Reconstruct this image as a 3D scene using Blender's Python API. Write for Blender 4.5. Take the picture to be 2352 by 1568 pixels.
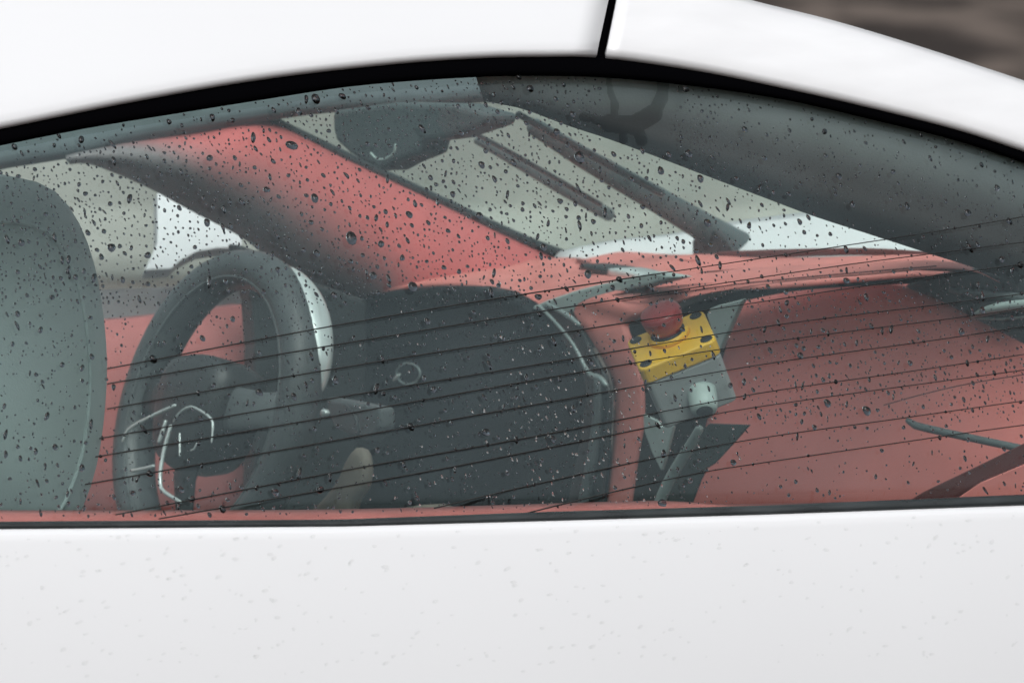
import bpy, bmesh, math, random
from mathutils import Vector, Matrix

for o in list(bpy.data.objects):
    bpy.data.objects.remove(o)
scene = bpy.context.scene
COL = scene.collection
RND = random.Random(7)

# ------------------------------------------------------------------ camera
PITCH = math.radians(4.0)
CAM = Vector((0.0, -7.0, 1.587))
FWD = Vector((0, math.cos(PITCH), -math.sin(PITCH)))
UPV = Vector((0, math.sin(PITCH), math.cos(PITCH)))
RGT = Vector((1, 0, 0))
K = 0.95 / 2352 / 7.0            # metres per photo unit, per metre of distance
cd = bpy.data.cameras.new('camera')
cd.sensor_width = 36.0
cd.lens = 36.0 / (K * 2352)
cd.clip_start = 0.5
cd.clip_end = 3000
cd.dof.use_dof = True
cd.dof.focus_distance = 7.12
cd.dof.aperture_fstop = 14.0
cam = bpy.data.objects.new('camera', cd)
cam.location = CAM
cam.rotation_euler = (math.radians(90) - PITCH, 0, 0)
COL.objects.link(cam)
scene.camera = cam

# ------------------------------------------------------------------ world, sun, exposure
SUN_EL, SUN_AZ = math.radians(52), math.radians(170)
w = bpy.data.worlds.new('World')
scene.world = w
w.use_nodes = True
nt = w.node_tree
nt.nodes.clear()
sky = nt.nodes.new('ShaderNodeTexSky')
sky.sky_type = 'NISHITA'
sky.sun_disc = False
sky.sun_elevation = SUN_EL
sky.sun_rotation = SUN_AZ
sky.air_density = 1.0
sky.dust_density = 6.0
sky.ozone_density = 1.0
hsv = nt.nodes.new('ShaderNodeHueSaturation')
hsv.inputs['Saturation'].default_value = 0.16
bg = nt.nodes.new('ShaderNodeBackground')
bg.inputs['Strength'].default_value = 0.12
wo = nt.nodes.new('ShaderNodeOutputWorld')
nt.links.new(sky.outputs[0], hsv.inputs['Color'])
# overcast: brighter overhead than at the horizon (standard overcast luminance)
tcw = nt.nodes.new('ShaderNodeTexCoord')
sxyz = nt.nodes.new('ShaderNodeSeparateXYZ')
ovc = nt.nodes.new('ShaderNodeMapRange')
ovc.inputs['From Min'].default_value = 0.0; ovc.inputs['From Max'].default_value = 1.0
ovc.inputs['To Min'].default_value = 0.55; ovc.inputs['To Max'].default_value = 1.46
mulw = nt.nodes.new('ShaderNodeMix'); mulw.data_type = 'RGBA'; mulw.blend_type = 'MULTIPLY'; mulw.inputs[0].default_value = 1.0
nt.links.new(tcw.outputs['Generated'], sxyz.inputs[0])
nt.links.new(sxyz.outputs['Z'], ovc.inputs['Value'])
nt.links.new(hsv.outputs[0], mulw.inputs[6])
nt.links.new(ovc.outputs[0], mulw.inputs[7])
nt.links.new(mulw.outputs[2], bg.inputs[0])
nt.links.new(bg.outputs[0], wo.inputs[0])

sd = bpy.data.lights.new('sun', 'SUN')
sd.energy = 0.75
sd.angle = math.radians(60)
sd.color = (1.0, 0.98, 0.95)
sun = bpy.data.objects.new('sun', sd)
sdir = Vector((math.sin(SUN_AZ) * math.cos(SUN_EL), math.cos(SUN_AZ) * math.cos(SUN_EL), math.sin(SUN_EL)))
sun.rotation_euler = sdir.to_track_quat('Z', 'Y').to_euler()
COL.objects.link(sun)

vs = scene.view_settings
vs.view_transform = 'Standard'
vs.look = 'None'
vs.gamma = 1.0
vs.use_curve_mapping = False
vs.exposure = 0.08
scene.cycles.max_bounces = 16
scene.cycles.transmission_bounces = 10
scene.cycles.transparent_max_bounces = 24
scene.cycles.caustics_refractive = False
scene.cycles.caustics_reflective = False
scene.cycles.use_denoising = True

# ------------------------------------------------------------------ placing helpers
TH = math.radians(32)
U = Vector((math.cos(TH), math.sin(TH), 0))       # towards the front of the car
V = Vector((-math.sin(TH), math.cos(TH), 0))      # from the near side to the far side
Z = Vector((0, 0, 1))

def ray(x, y):
    return FWD + RGT * ((x - 1176) * K) + UPV * ((784 - y) * K)

def P(x, y, D):
    return CAM + ray(x, y) * D

O = P(1176, 1200, 7.0)

def plane(pt, nrm):
    def f(x, y):
        r = ray(x, y)
        return CAM + r * ((pt - CAM).dot(nrm) / r.dot(nrm))
    return f

def pu(u):
    return plane(O + U * u, U)

def pv(v):
    return plane(O + V * v, V)

def interp(pts, x):
    if x <= pts[0][0]:
        a, b = pts[0], pts[1]
    elif x >= pts[-1][0]:
        a, b = pts[-2], pts[-1]
    else:
        for a, b in zip(pts, pts[1:]):
            if a[0] <= x <= b[0]:
                break
    t = (x - a[0]) / (b[0] - a[0])
    return a[1] + (b[1] - a[1]) * t

def cr(pts, n, closed=False):
    """Catmull-Rom resampling of tuples to n points, evenly by chord length."""
    pts = [tuple(map(float, p)) for p in pts]
    m = len(pts)
    segs = m if closed else m - 1
    dense = []
    S = 14
    for i in range(segs):
        if closed:
            p0, p1, p2, p3 = pts[i - 1], pts[i], pts[(i + 1) % m], pts[(i + 2) % m]
        else:
            p1, p2 = pts[i], pts[i + 1]
            p0 = pts[i - 1] if i > 0 else tuple(2 * a - b for a, b in zip(p1, p2))
            p3 = pts[i + 2] if i + 2 < m else tuple(2 * b - a for a, b in zip(p1, p2))
        for s in range(S):
            t = s / S
            dense.append(tuple(0.5 * (2 * b + (c - a) * t + (2 * a - 5 * b + 4 * c - d) * t * t + (3 * b - a - 3 * c + d) * t ** 3)
                               for a, b, c, d in zip(p0, p1, p2, p3)))
    dense.append(pts[0] if closed else pts[-1])
    L = [0.0]
    for a, b in zip(dense, dense[1:]):
        L.append(L[-1] + math.hypot(b[0] - a[0], b[1] - a[1]) + 1e-9)
    out = []
    cnt = n if closed else n - 1
    j = 0
    for i in range(n):
        s = L[-1] * i / cnt
        while j < len(L) - 2 and L[j + 1] < s:
            j += 1
        t = (s - L[j]) / (L[j + 1] - L[j])
        out.append(tuple(a + (b - a) * t for a, b in zip(dense[j], dense[j + 1])))
    return out

def cr_idx(pts, n):
    """Catmull-Rom sampled evenly by control point, so two edges stay paired."""
    m = len(pts); out = []
    for k in range(n):
        f = k * (m - 1) / (n - 1); i = min(int(f), m - 2); t = f - i
        p1, p2 = pts[i], pts[i + 1]
        p0 = pts[i - 1] if i > 0 else tuple(2 * a - b for a, b in zip(p1, p2))
        p3 = pts[i + 2] if i + 2 < m else tuple(2 * b - a for a, b in zip(p1, p2))
        out.append(tuple(0.5 * (2 * b + (c - a) * t + (2 * a - 5 * b + 4 * c - d) * t * t + (3 * b - a - 3 * c + d) * t ** 3)
                         for a, b, c, d in zip(p0, p1, p2, p3)))
    return out

# side surface of the car: tumblehome above the belt line, shoulder below it
BELT = [(0, 1217), (134, 1216), (781, 1211), (1251, 1199), (1760, 1184), (2352, 1163)]
_a, _b = pv(0)(0, 1217), pv(0)(2352, 1163)
_ua, _ub = (_a - O).dot(U), (_b - O).dot(U)

def side_v(p):
    u = (p - O).dot(U)
    zb = _a.z + (_b.z - _a.z) * (u - _ua) / (_ub - _ua)
    h = p.z - zb
    if h > 0:
        v = 0.30 * h + 0.42 * h * h
    else:
        v = -0.10 * (1 - math.exp(h / 0.26))
    return v + 0.035 * (u - 0.1) ** 2

def on_side(x, y, off=0.0):
    lo, hi = 5.5, 9.5
    r = ray(x, y)
    for _ in range(26):
        m = 0.5 * (lo + hi)
        p = CAM + r * m
        if (p - O).dot(V) - side_v(p) + off < 0:
            lo = m
        else:
            hi = m
    return CAM + r * (0.5 * (lo + hi))

def side_normal(x, y):
    a = on_side(x, y); b = on_side(x + 4, y); c = on_side(x, y - 4)
    n = (b - a).cross(c - a).normalized()
    return n if n.dot(FWD) < 0 else -n

# ------------------------------------------------------------------ materials
MATS = {}

def mat(name, col, rough=0.5, metal=0.0, coat=0.0, vary=0.0, scale=8.0, bump=0.0, bscale=300.0, stretch=None, spec=0.5, sheen=0.0, rvary=0.0):
    m = bpy.data.materials.new(name)
    m.use_nodes = True
    n, l = m.node_tree.nodes, m.node_tree.links
    b = n['Principled BSDF']
    b.inputs['Base Color'].default_value = (*col, 1)
    b.inputs['Roughness'].default_value = rough
    b.inputs['Metallic'].default_value = metal
    b.inputs['Specular IOR Level'].default_value = spec
    b.inputs['Coat Weight'].default_value = coat
    b.inputs['Coat Roughness'].default_value = 0.04
    b.inputs['Sheen Weight'].default_value = sheen
    tc = n.new('ShaderNodeTexCoord')
    mp = n.new('ShaderNodeMapping')
    if stretch:
        mp.inputs['Scale'].default_value = stretch
    l.new(tc.outputs['Object'], mp.inputs['Vector'])
    if vary:
        t = n.new('ShaderNodeTexNoise')
        t.inputs['Scale'].default_value = scale
        t.inputs['Detail'].default_value = 6
        l.new(mp.outputs[0], t.inputs['Vector'])
        r = n.new('ShaderNodeValToRGB')
        r.color_ramp.elements[0].position = 0.3
        r.color_ramp.elements[1].position = 0.7
        r.color_ramp.elements[0].color = (*[c * (1 - vary) for c in col], 1)
        r.color_ramp.elements[1].color = (*[min(1, c * (1 + vary)) for c in col], 1)
        l.new(t.outputs['Fac'], r.inputs[0])
        l.new(r.outputs[0], b.inputs['Base Color'])
        if rvary:
            mr = n.new('ShaderNodeMapRange')
            mr.inputs['To Min'].default_value = max(0.02, rough - rvary)
            mr.inputs['To Max'].default_value = min(1, rough + rvary)
            l.new(t.outputs['Fac'], mr.inputs['Value'])
            l.new(mr.outputs[0], b.inputs['Roughness'])
    if bump:
        t2 = n.new('ShaderNodeTexNoise')
        t2.inputs['Scale'].default_value = bscale
        t2.inputs['Detail'].default_value = 4
        l.new(mp.outputs[0], t2.inputs['Vector'])
        bp = n.new('ShaderNodeBump')
        bp.inputs['Strength'].default_value = bump
        bp.inputs['Distance'].default_value = 0.002
        l.new(t2.outputs['Fac'], bp.inputs['Height'])
        l.new(bp.outputs[0], b.inputs['Normal'])
    MATS[name] = m
    return m

def glass_pane(name, tint, f0, fmax=1.0, film=0.0):
    m = bpy.data.materials.new(name)
    m.use_nodes = True
    n, l = m.node_tree.nodes, m.node_tree.links
    n.clear()
    tr = n.new('ShaderNodeBsdfTransparent'); tr.inputs[0].default_value = (*tint, 1)
    gl = n.new('ShaderNodeBsdfGlossy'); gl.inputs['Roughness'].default_value = 0.0
    gl.inputs[0].default_value = (0.78, 0.95, 1.0, 1)
    lw = n.new('ShaderNodeLayerWeight'); lw.inputs['Blend'].default_value = 0.5
    pw = n.new('ShaderNodeMath'); pw.operation = 'POWER'; pw.inputs[1].default_value = 5.0
    mr = n.new('ShaderNodeMapRange')
    mr.inputs['To Min'].default_value = f0; mr.inputs['To Max'].default_value = fmax
    if film:
        # thin uneven film of dirt and damp: reflectance wanders a little over the pane
        tc = n.new('ShaderNodeTexCoord'); mp = n.new('ShaderNodeMapping')
        mp.inputs['Scale'].default_value = (3.5, 3.5, 6.0); mp.inputs['Rotation'].default_value = (0, 0.5, 0)
        tn = n.new('ShaderNodeTexNoise'); tn.inputs['Scale'].default_value = 1.0; tn.inputs['Detail'].default_value = 4
        m2 = n.new('ShaderNodeMapRange')
        m2.inputs['From Min'].default_value = 0.32; m2.inputs['From Max'].default_value = 0.68
        m2.inputs['To Min'].default_value = f0 * (1 - film); m2.inputs['To Max'].default_value = f0 * (1 + film)
        l.new(tc.outputs['Object'], mp.inputs[0]); l.new(mp.outputs[0], tn.inputs['Vector'])
        l.new(tn.outputs['Fac'], m2.inputs['Value']); l.new(m2.outputs[0], mr.inputs['To Min'])
    mx = n.new('ShaderNodeMixShader')
    out = n.new('ShaderNodeOutputMaterial')
    l.new(lw.outputs['Facing'], pw.inputs[0])
    l.new(pw.outputs[0], mr.inputs['Value'])
    l.new(mr.outputs[0], mx.inputs[0])
    l.new(tr.outputs[0], mx.inputs[1]); l.new(gl.outputs[0], mx.inputs[2])
    l.new(mx.outputs[0], out.inputs[0])
    MATS[name] = m
    return m

mat('white_paint', (0.715, 0.730, 0.755), 0.22, coat=0.6, vary=0.01, scale=3)
mat('streaked_paint', (0.72, 0.732, 0.755), 0.24, coat=0.5, vary=0.035, scale=9, stretch=(1.0, 1.0, 5.0))
mat('black_gloss', (0.0015, 0.0015, 0.002), 1.0, spec=0.0)
mat('wet_rubber', (0.022, 0.027, 0.029), 0.30, vary=0.45, scale=40, bump=0.5, bscale=60, stretch=(0.35, 0.35, 2.0), rvary=0.2)
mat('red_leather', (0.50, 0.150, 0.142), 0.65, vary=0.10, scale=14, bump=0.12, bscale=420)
mat('fascia_lit_leather', (0.93, 0.27, 0.245), 0.6, vary=0.08, scale=9, bump=0.12, bscale=420)  # same red leather, lightened to make up for weak light here
mat('lit_leather', (0.66, 0.215, 0.19), 0.6, vary=0.10, scale=16, bump=0.12, bscale=420)  # red leather made paler, windscreen light put into the colour
mat('dark_red', (0.11, 0.014, 0.010), 0.6, vary=0.15, scale=20)
mat('grey_lining', (0.095, 0.120, 0.130), 0.9, vary=0.10, scale=25, bump=0.15, bscale=500)
mat('dark_lining', (0.050, 0.040, 0.041), 0.85, vary=0.15, scale=10, bump=0.15, bscale=500)
mat('dark_plastic', (0.024, 0.027, 0.029), 0.45, vary=0.2, scale=12, bump=0.08, bscale=300)
mat('mid_plastic', (0.10, 0.115, 0.12), 0.5, vary=0.15, scale=12)
mat('screen_black', (0.008, 0.010, 0.012), 0.5, vary=0.2, scale=5, spec=0.12)
mat('satin_metal', (0.30, 0.36, 0.36), 0.38, metal=0.35, vary=0.08, scale=20)
mat('chrome', (0.75, 0.82, 0.82), 0.25, metal=0.4)
mat('pale_plastic', (0.42, 0.50, 0.49), 0.45, vary=0.08, scale=25)
mat('tan_leather', (0.25, 0.21, 0.17), 0.6, vary=0.12, scale=30)
mat('seat_fabric', (0.28, 0.335, 0.335), 0.95, vary=0.12, scale=7, sheen=0.2, bump=0.15, bscale=500)
mat('wheel_leather', (0.065, 0.075, 0.079), 0.42, vary=0.15, scale=30, bump=0.1, bscale=400)
mat('yellow_plastic', (0.92, 0.52, 0.025), 0.4, vary=0.10, scale=40)
mat('red_plastic', (0.36, 0.03, 0.033), 0.34, vary=0.06, scale=40, coat=0.2)
mat('grey_plastic', (0.33, 0.345, 0.355), 0.5, vary=0.08, scale=40)
mat('hole_black', (0.01, 0.011, 0.013), 0.6)
mat('smoke_plate', (0.045, 0.062, 0.060), 0.25, vary=0.1, scale=20)
mat('wire_print', (0.004, 0.004, 0.004), 0.6)
mat('concrete', (0.27, 0.275, 0.25), 0.9, vary=0.3, scale=1.6)
mat('frame_trim', (0.15, 0.125, 0.128), 0.7, vary=0.1, scale=20)
mat('wiper_grey', (0.075, 0.10, 0.105), 0.8, vary=0.15, scale=20)
mat('mirror_face', (0.07, 0.088, 0.094), 0.9, vary=0.1, scale=20)
def light_fade(name, c0, c1, lo, hi, rough=0.7):  # blends two colours along a painted light-to-shade fade
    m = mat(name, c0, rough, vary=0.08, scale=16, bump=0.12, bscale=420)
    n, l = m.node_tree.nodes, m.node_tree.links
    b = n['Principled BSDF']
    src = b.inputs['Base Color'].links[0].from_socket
    at = n.new('ShaderNodeAttribute'); at.attribute_name = 'shade_mix'
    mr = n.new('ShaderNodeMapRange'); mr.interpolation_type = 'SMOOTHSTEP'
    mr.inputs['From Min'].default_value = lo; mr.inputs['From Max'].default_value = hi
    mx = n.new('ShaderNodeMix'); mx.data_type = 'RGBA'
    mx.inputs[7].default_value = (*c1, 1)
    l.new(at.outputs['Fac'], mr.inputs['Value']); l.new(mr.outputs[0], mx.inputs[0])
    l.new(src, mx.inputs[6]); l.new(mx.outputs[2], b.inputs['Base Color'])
light_fade('far_trim_light_fade', (0.50, 0.115, 0.112), (0.17, 0.155, 0.16), 0.25, 0.85)  # red falling to grey: light and glass haze painted into the colour
light_fade('near_trim_light_fade', (0.34, 0.36, 0.37), (0.050, 0.036, 0.036), -0.10, 0.62, 0.9)  # pale top to dark edge: glass haze painted into the colour
glass_pane('side_glass', (0.945, 0.99, 0.975), 0.052, 1.0, 0.28)
glass_pane('screen_glass', (0.96, 0.985, 0.975), 0.004, 0.03)

m = bpy.data.materials.new('water'); m.use_nodes = True
n, l = m.node_tree.nodes, m.node_tree.links
n.clear()
rf = n.new('ShaderNodeBsdfRefraction'); rf.inputs['IOR'].default_value = 1.33; rf.inputs['Roughness'].default_value = 0.0
rf.inputs['Color'].default_value = (0.50, 0.53, 0.56, 1)
gl = n.new('ShaderNodeBsdfGlossy'); gl.inputs['Roughness'].default_value = 0.0
fr_ = n.new('ShaderNodeFresnel'); fr_.inputs['IOR'].default_value = 1.33
mx = n.new('ShaderNodeMixShader')
out = n.new('ShaderNodeOutputMaterial')
l.new(fr_.outputs[0], mx.inputs[0]); l.new(rf.outputs[0], mx.inputs[1]); l.new(gl.outputs[0], mx.inputs[2])
l.new(mx.outputs[0], out.inputs[0])
MATS['water'] = m
m = bpy.data.materials.new('clear_water'); m.use_nodes = True
n, l = m.node_tree.nodes, m.node_tree.links
n.clear()
g = n.new('ShaderNodeBsdfGlass'); g.inputs['IOR'].default_value = 1.33; g.inputs['Roughness'].default_value = 0.0
out = n.new('ShaderNodeOutputMaterial'); l.new(g.outputs[0], out.inputs[0])
MATS['clear_water'] = m
glass_pane('paint_water', (0.982, 0.982, 0.98), 0.006, 0.08)
glass_pane('film_water', (0.74, 0.745, 0.75), 0.0, 0.5)

# wet brown ground with dark streaks
m = bpy.data.materials.new('wet_ground'); m.use_nodes = True
n, l = m.node_tree.nodes, m.node_tree.links
b = n['Principled BSDF']
tc = n.new('ShaderNodeTexCoord'); mp = n.new('ShaderNodeMapping')
mp.inputs['Rotation'].default_value = (0, 0, math.radians(7))
mp.inputs['Scale'].default_value = (0.9, 0.16, 1)
t = n.new('ShaderNodeTexNoise'); t.inputs['Scale'].default_value = 1.0; t.inputs['Detail'].default_value = 5; t.inputs['Roughness'].default_value = 0.55
r = n.new('ShaderNodeValToRGB')
r.color_ramp.elements[0].position = 0.43; r.color_ramp.elements[0].color = (0.022, 0.016, 0.013, 1)
r.color_ramp.elements[1].position = 0.56; r.color_ramp.elements[1].color = (0.115, 0.092, 0.078, 1)
l.new(tc.outputs['Object'], mp.inputs[0]); l.new(mp.outputs[0], t.inputs['Vector'])
l.new(t.outputs['Fac'], r.inputs[0]); l.new(r.outputs[0], b.inputs['Base Color'])
b.inputs['Roughness'].default_value = 0.75
b.inputs['Specular IOR Level'].default_value = 0.15
MATS['wet_ground'] = m

# ------------------------------------------------------------------ mesh helpers
def tag(o, label=None, cat=None, group=None, kind=None):
    if label: o['label'] = label
    if cat: o['category'] = cat
    if group: o['group'] = group
    if kind: o['kind'] = kind
    return o

def empty(name, loc):
    o = bpy.data.objects.new(name, None)
    o.empty_display_size = 0.1
    o.location = loc
    COL.objects.link(o)
    return o

ORIGIN = {}

def make(name, verts, faces, material, parent=None, smooth=True, mods=(), origin=None):
    c = origin or (sum(verts, Vector()) / len(verts))
    me = bpy.data.meshes.new(name)
    me.from_pydata([v - c for v in verts], [], faces)
    bm = bmesh.new(); bm.from_mesh(me)
    bmesh.ops.recalc_face_normals(bm, faces=bm.faces)
    bm.to_mesh(me); bm.free()
    me.materials.append(MATS[material])
    for p in me.polygons:
        p.use_smooth = smooth
    o = bpy.data.objects.new(name, me)
    COL.objects.link(o)
    if parent is not None:
        # keep everything in world space: subtract the whole chain of parent offsets
        q = parent; off = Vector()
        while q is not None:
            off += q.location; q = q.parent
        o.parent = parent
        o.location = c - off
    else:
        o.location = c
    for k in mods:
        if k[0] == 'bevel':
            md = o.modifiers.new('bevel', 'BEVEL'); md.width = k[1]; md.segments = 3; md.limit_method = 'ANGLE'; md.angle_limit = math.radians(40)
        elif k[0] == 'solid':
            md = o.modifiers.new('solid', 'SOLIDIFY'); md.thickness = k[1]; md.offset = k[2]
        elif k[0] == 'sub':
            md = o.modifiers.new('sub', 'SUBSURF'); md.levels = k[1]; md.render_levels = k[1]
    return o

def slab(name, poly, place, thick, direc, material, parent=None, bevel=0.003, smooth_n=0):
    if smooth_n:
        poly = [p[:2] for p in cr(poly, smooth_n, True)]
    fr = [place(x, y) for x, y in poly]
    bk = [p + direc * thick for p in fr]
    n = len(fr)
    faces = [list(range(n)), list(range(2 * n - 1, n - 1, -1))]
    faces += [[i, (i + 1) % n, n + (i + 1) % n, n + i] for i in range(n)]
    return make(name, fr + bk, faces, material, parent, smooth=False, mods=[('bevel', bevel)] if bevel else [])

def band(name, top, bot, place, H, direc, material, parent=None, n=28, rows=9, back=0.03, place2=None, power=0.5, backdir=None, match=False):
    """A padded strip between an upper and a lower edge, swelling towards direc."""
    a, b = (cr_idx(top, n), cr_idx(bot, n)) if match else (cr(top, n), cr(bot, n))
    place2 = place2 or place
    vs_, fs = [], []
    ts = [i / (rows - 1) for i in range(rows)]
    allrows = []
    for t in ts:
        row = []
        for i in range(n):
            p = place(a[i][0], a[i][1]).lerp(place2(b[i][0], b[i][1]), t)
            e = min(1.0, i / 1.5, (n - 1 - i) / 1.5)
            hh = H * (1 - (2 * t - 1) ** 2) ** power * (0.35 + 0.65 * e)
            row.append(p + direc * hh)
        allrows.append(row)
    bd = (backdir or -direc) * back
    allrows = [[p + bd for p in allrows[0]]] + allrows + [[p + bd for p in allrows[-1]]]
    for r_ in allrows:
        vs_ += r_
    R = len(allrows)
    for j in range(R - 1):
        for i in range(n - 1):
            q = j * n + i
            fs.append([q, q + 1, q + n + 1, q + n])
    # end caps and back
    fs.append([j * n for j in range(R)])
    fs.append([j * n + n - 1 for j in range(R)][::-1])
    fs.append([i for i in range(n)][::-1] + [(R - 1) * n + i for i in range(n)])
    return make(name, vs_, fs, material, parent)

def pillow(name, poly, place, H, direc, material, parent=None, n=40, rings=7, back=0.02):
    pts = cr(poly, n, True)
    cx = sum(p[0] for p in pts) / n; cy = sum(p[1] for p in pts) / n
    vs_, fs = [], []
    for k in range(rings):
        s = 1 - k / rings
        h = H * math.sqrt(1 - s * s)
        for x, y, *_ in pts:
            vs_.append(place(cx + (x - cx) * s, cy + (y - cy) * s) + direc * h)
    vs_.append(place(cx, cy) + direc * H)
    top = len(vs_) - 1
    for k in range(rings - 1):
        for i in range(n):
            fs.append([k * n + i, k * n + (i + 1) % n, (k + 1) * n + (i + 1) % n, (k + 1) * n + i])
    for i in range(n):
        fs.append([(rings - 1) * n + i, (rings - 1) * n + (i + 1) % n, top])
    b0 = len(vs_)
    for i in range(n):
        vs_.append(vs_[i] - direc * back)
    for i in range(n):
        fs.append([i, (i + 1) % n, b0 + (i + 1) % n, b0 + i])
    fs.append([b0 + i for i in range(n)])
    return make(name, vs_, fs, material, parent)

def tube(name, pts3, radii, material, parent=None, sect=10, ref=FWD, flat=1.0, closed=False, smooth=True):
    n = len(pts3)
    vs_, fs = [], []
    for i, p in enumerate(pts3):
        a = pts3[i - 1] if (i > 0 or closed) else p
        b = pts3[(i + 1) % n] if (i < n - 1 or closed) else p
        t = (b - a).normalized()
        s = t.cross(ref).normalized()
        q = s.cross(t).normalized()
        for k in range(sect):
            an = 2 * math.pi * k / sect
            vs_.append(p + s * (radii[i] * math.cos(an)) + q * (radii[i] * flat * math.sin(an)))
    for i in range(n if closed else n - 1):
        for k in range(sect):
            j = (i + 1) % n
            fs.append([i * sect + k, i * sect + (k + 1) % sect, j * sect + (k + 1) % sect, j * sect + k])
    if not closed:
        fs.append(list(range(sect))[::-1]); fs.append([(n - 1) * sect + k for k in range(sect)])
    return make(name, vs_, fs, material, parent, smooth=smooth)

def sweep(name, path, place, material, parent=None, n=24, sect=10, flat=1.0, closed=False, cap=True):
    pts = cr(path, n, closed)
    p3 = [place(x, y) for x, y, r_ in pts]
    rr = [r_ * K * (p - CAM).dot(FWD) for (x, y, r_), p in zip(pts, p3)]
    if cap and not closed:
        # rounded ends
        d0 = (p3[0] - p3[1]).normalized(); d1 = (p3[-1] - p3[-2]).normalized()
        p3 = [p3[0] + d0 * rr[0] * 0.9, p3[0] + d0 * rr[0] * 0.6] + p3 + [p3[-1] + d1 * rr[-1] * 0.6, p3[-1] + d1 * rr[-1] * 0.9]
        rr = [rr[0] * 0.35, rr[0] * 0.78] + rr + [rr[-1] * 0.78, rr[-1] * 0.35]
    return tube(name, p3, rr, material, parent, sect, flat=flat, closed=closed)

def grid(name, rows, material, parent=None, mods=(), smooth=True):
    n = len(rows[0]); vs_ = [p for r_ in rows for p in r_]
    fs = [[j * n + i, j * n + i + 1, (j + 1) * n + i + 1, (j + 1) * n + i] for j in range(len(rows) - 1) for i in range(n - 1)]
    return make(name, vs_, fs, material, parent, smooth=smooth, mods=mods)

# ------------------------------------------------------------------ setting
gs = 900
ground = make('ground', [Vector((-gs, -gs, 0)), Vector((gs, -gs, 0)), Vector((gs, gs, 0)), Vector((-gs, gs, 0))], [[0, 1, 2, 3]], 'wet_ground', None, False)
tag(ground, kind='structure')

barrier = empty('concrete_barrier', Vector((-1, 24, 0)))
tag(barrier, 'low pale concrete barrier seen blurred through the far windows of the car', 'barrier')
BX = [-9.0 + 6.03 * i for i in range(3)]
for i, x0 in enumerate(BX):
    x1 = x0 + 6.0
    prof = [(-0.28, 0), (0.28, 0), (0.28, 0.08), (0.14, 0.24), (0.09, 0.585), (-0.09, 0.585), (-0.14, 0.24), (-0.28, 0.08)]
    vv = [Vector((x, 19.0 + a, h)) for x in (x0, x1) for a, h in prof]
    q = len(prof)
    ff = [list(range(q))[::-1], list(range(q, 2 * q))] + [[k, (k + 1) % q, q + (k + 1) % q, q + k] for k in range(q)]
    make('barrier_segment', vv, ff, 'concrete', barrier, False, mods=[('bevel', 0.02)])

# ------------------------------------------------------------------ the car
car = empty('car', Vector((O.x, O.y, 0)) + V * 0.7)
tag(car, 'white car with red leather cabin seen through its rain-spotted side window', 'car')

RAIL = [(-900, 520), (-500, 402), (-80, 308), (0, 293), (300, 232), (600, 180), (900, 145), (1100, 131), (1240, 128), (1380, 130), (1600, 160), (1800, 200), (2000, 245), (2200, 296), (2352, 345), (2460, 382), (2800, 520), (3150, 690)]
SEAL = [(-900, 560), (-500, 440), (-80, 346), (0, 330), (200, 290), (400, 257), (600, 225), (800, 195), (1000, 178), (1200, 170), (1400, 175), (1600, 195), (1800, 225), (2000, 270), (2200, 320), (2352, 370), (2460, 408), (2800, 550), (3150, 725)]
BTOP = [(-900, 1207), (-80, 1199), (0, 1198), (150, 1197), (781, 1193), (1251, 1176), (1760, 1161), (2352, 1136), (2460, 1131), (3150, 1104)]
RAILS = cr(RAIL, 190); SEALS = cr(SEAL, 190)
def rail_y(x): return interp(RAILS, x)
def seal_y(x): return interp(SEALS, x)
def btop_y(x): return interp(BTOP, x)
def belt_y(x): return interp([(-900, 1226)] + BELT + [(2460, 1159), (3150, 1132)], x)

# door skin below the window
rows = []
xs = [-900 + 60 * i for i in range(68)]
rows.append([on_side(x, belt_y(x) - 2, -0.012) for x in xs])
rows.append([on_side(x, belt_y(x) - 1, 0.004) for x in xs])
for k, dy in enumerate([3, 8, 16, 30, 60, 100, 150, 210, 280, 350, 420, 480]):
    rows.append([on_side(x, belt_y(x) + dy, 0.010 + min(0.0, -0.006 + dy * 0.0006)) for x in xs])
last = rows[-1]
# a soft crease, then the lower door turns under towards the sill
rows.append([p - Z * 0.010 + V * 0.004 for p in last])
rows.append([p - Z * 0.10 + V * 0.05 for p in last])
rows.append([p - Z * 0.35 + V * 0.09 for p in last])
door = grid('door_panel', rows, 'white_paint', car, mods=[('solid', 0.004, 0)])
door['label'] = 'white painted door skin below the window, speckled with rain'

# roof rail, rear piece, running up into the roof
def gapx(y): return 1396 - (y / 130.0) * 28
rows = []
fr = [i / 40 for i in range(41)]
def left_x(t, y): return -900 + (gapx(y) + 900) * t
def lrow(dy, off):
    out = []
    for t in fr:
        x = left_x(t, 60)
        y = rail_y(x) - dy
        x = left_x(t, max(-200, y))
        out.append(on_side(x, rail_y(x) - dy, off))
    return out
rows.append(lrow(-2, -0.012)); rows.append(lrow(0, 0.004))
for dy, off in [(6, 0.0105), (14, 0.012), (30, 0.013), (70, 0.013), (130, 0.013), (200, 0.013), (300, 0.013), (420, 0.013), (560, 0.013)]:
    rows.append(lrow(dy, off))
last = rows[-1]
rows.append([p + V * 0.05 + Z * 0.015 for p in last])
roof = grid('roof_panel', rows, 'white_paint', car, mods=[('solid', 0.004, 0)])
roof['label'] = 'white roof rail above the window'
edge = rows[-1]
grid('unseen_clear_roof', [edge, [p + V * 0.25 + Z * 0.045 for p in edge], [p + V * 0.60 + Z * 0.03 for p in edge], [p + V * 0.85 - Z * 0.06 for p in edge]], 'screen_glass', car, mods=[('solid', 0.004, 0)])  # unseen roof, made clear to let sky light into the cabin

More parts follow.
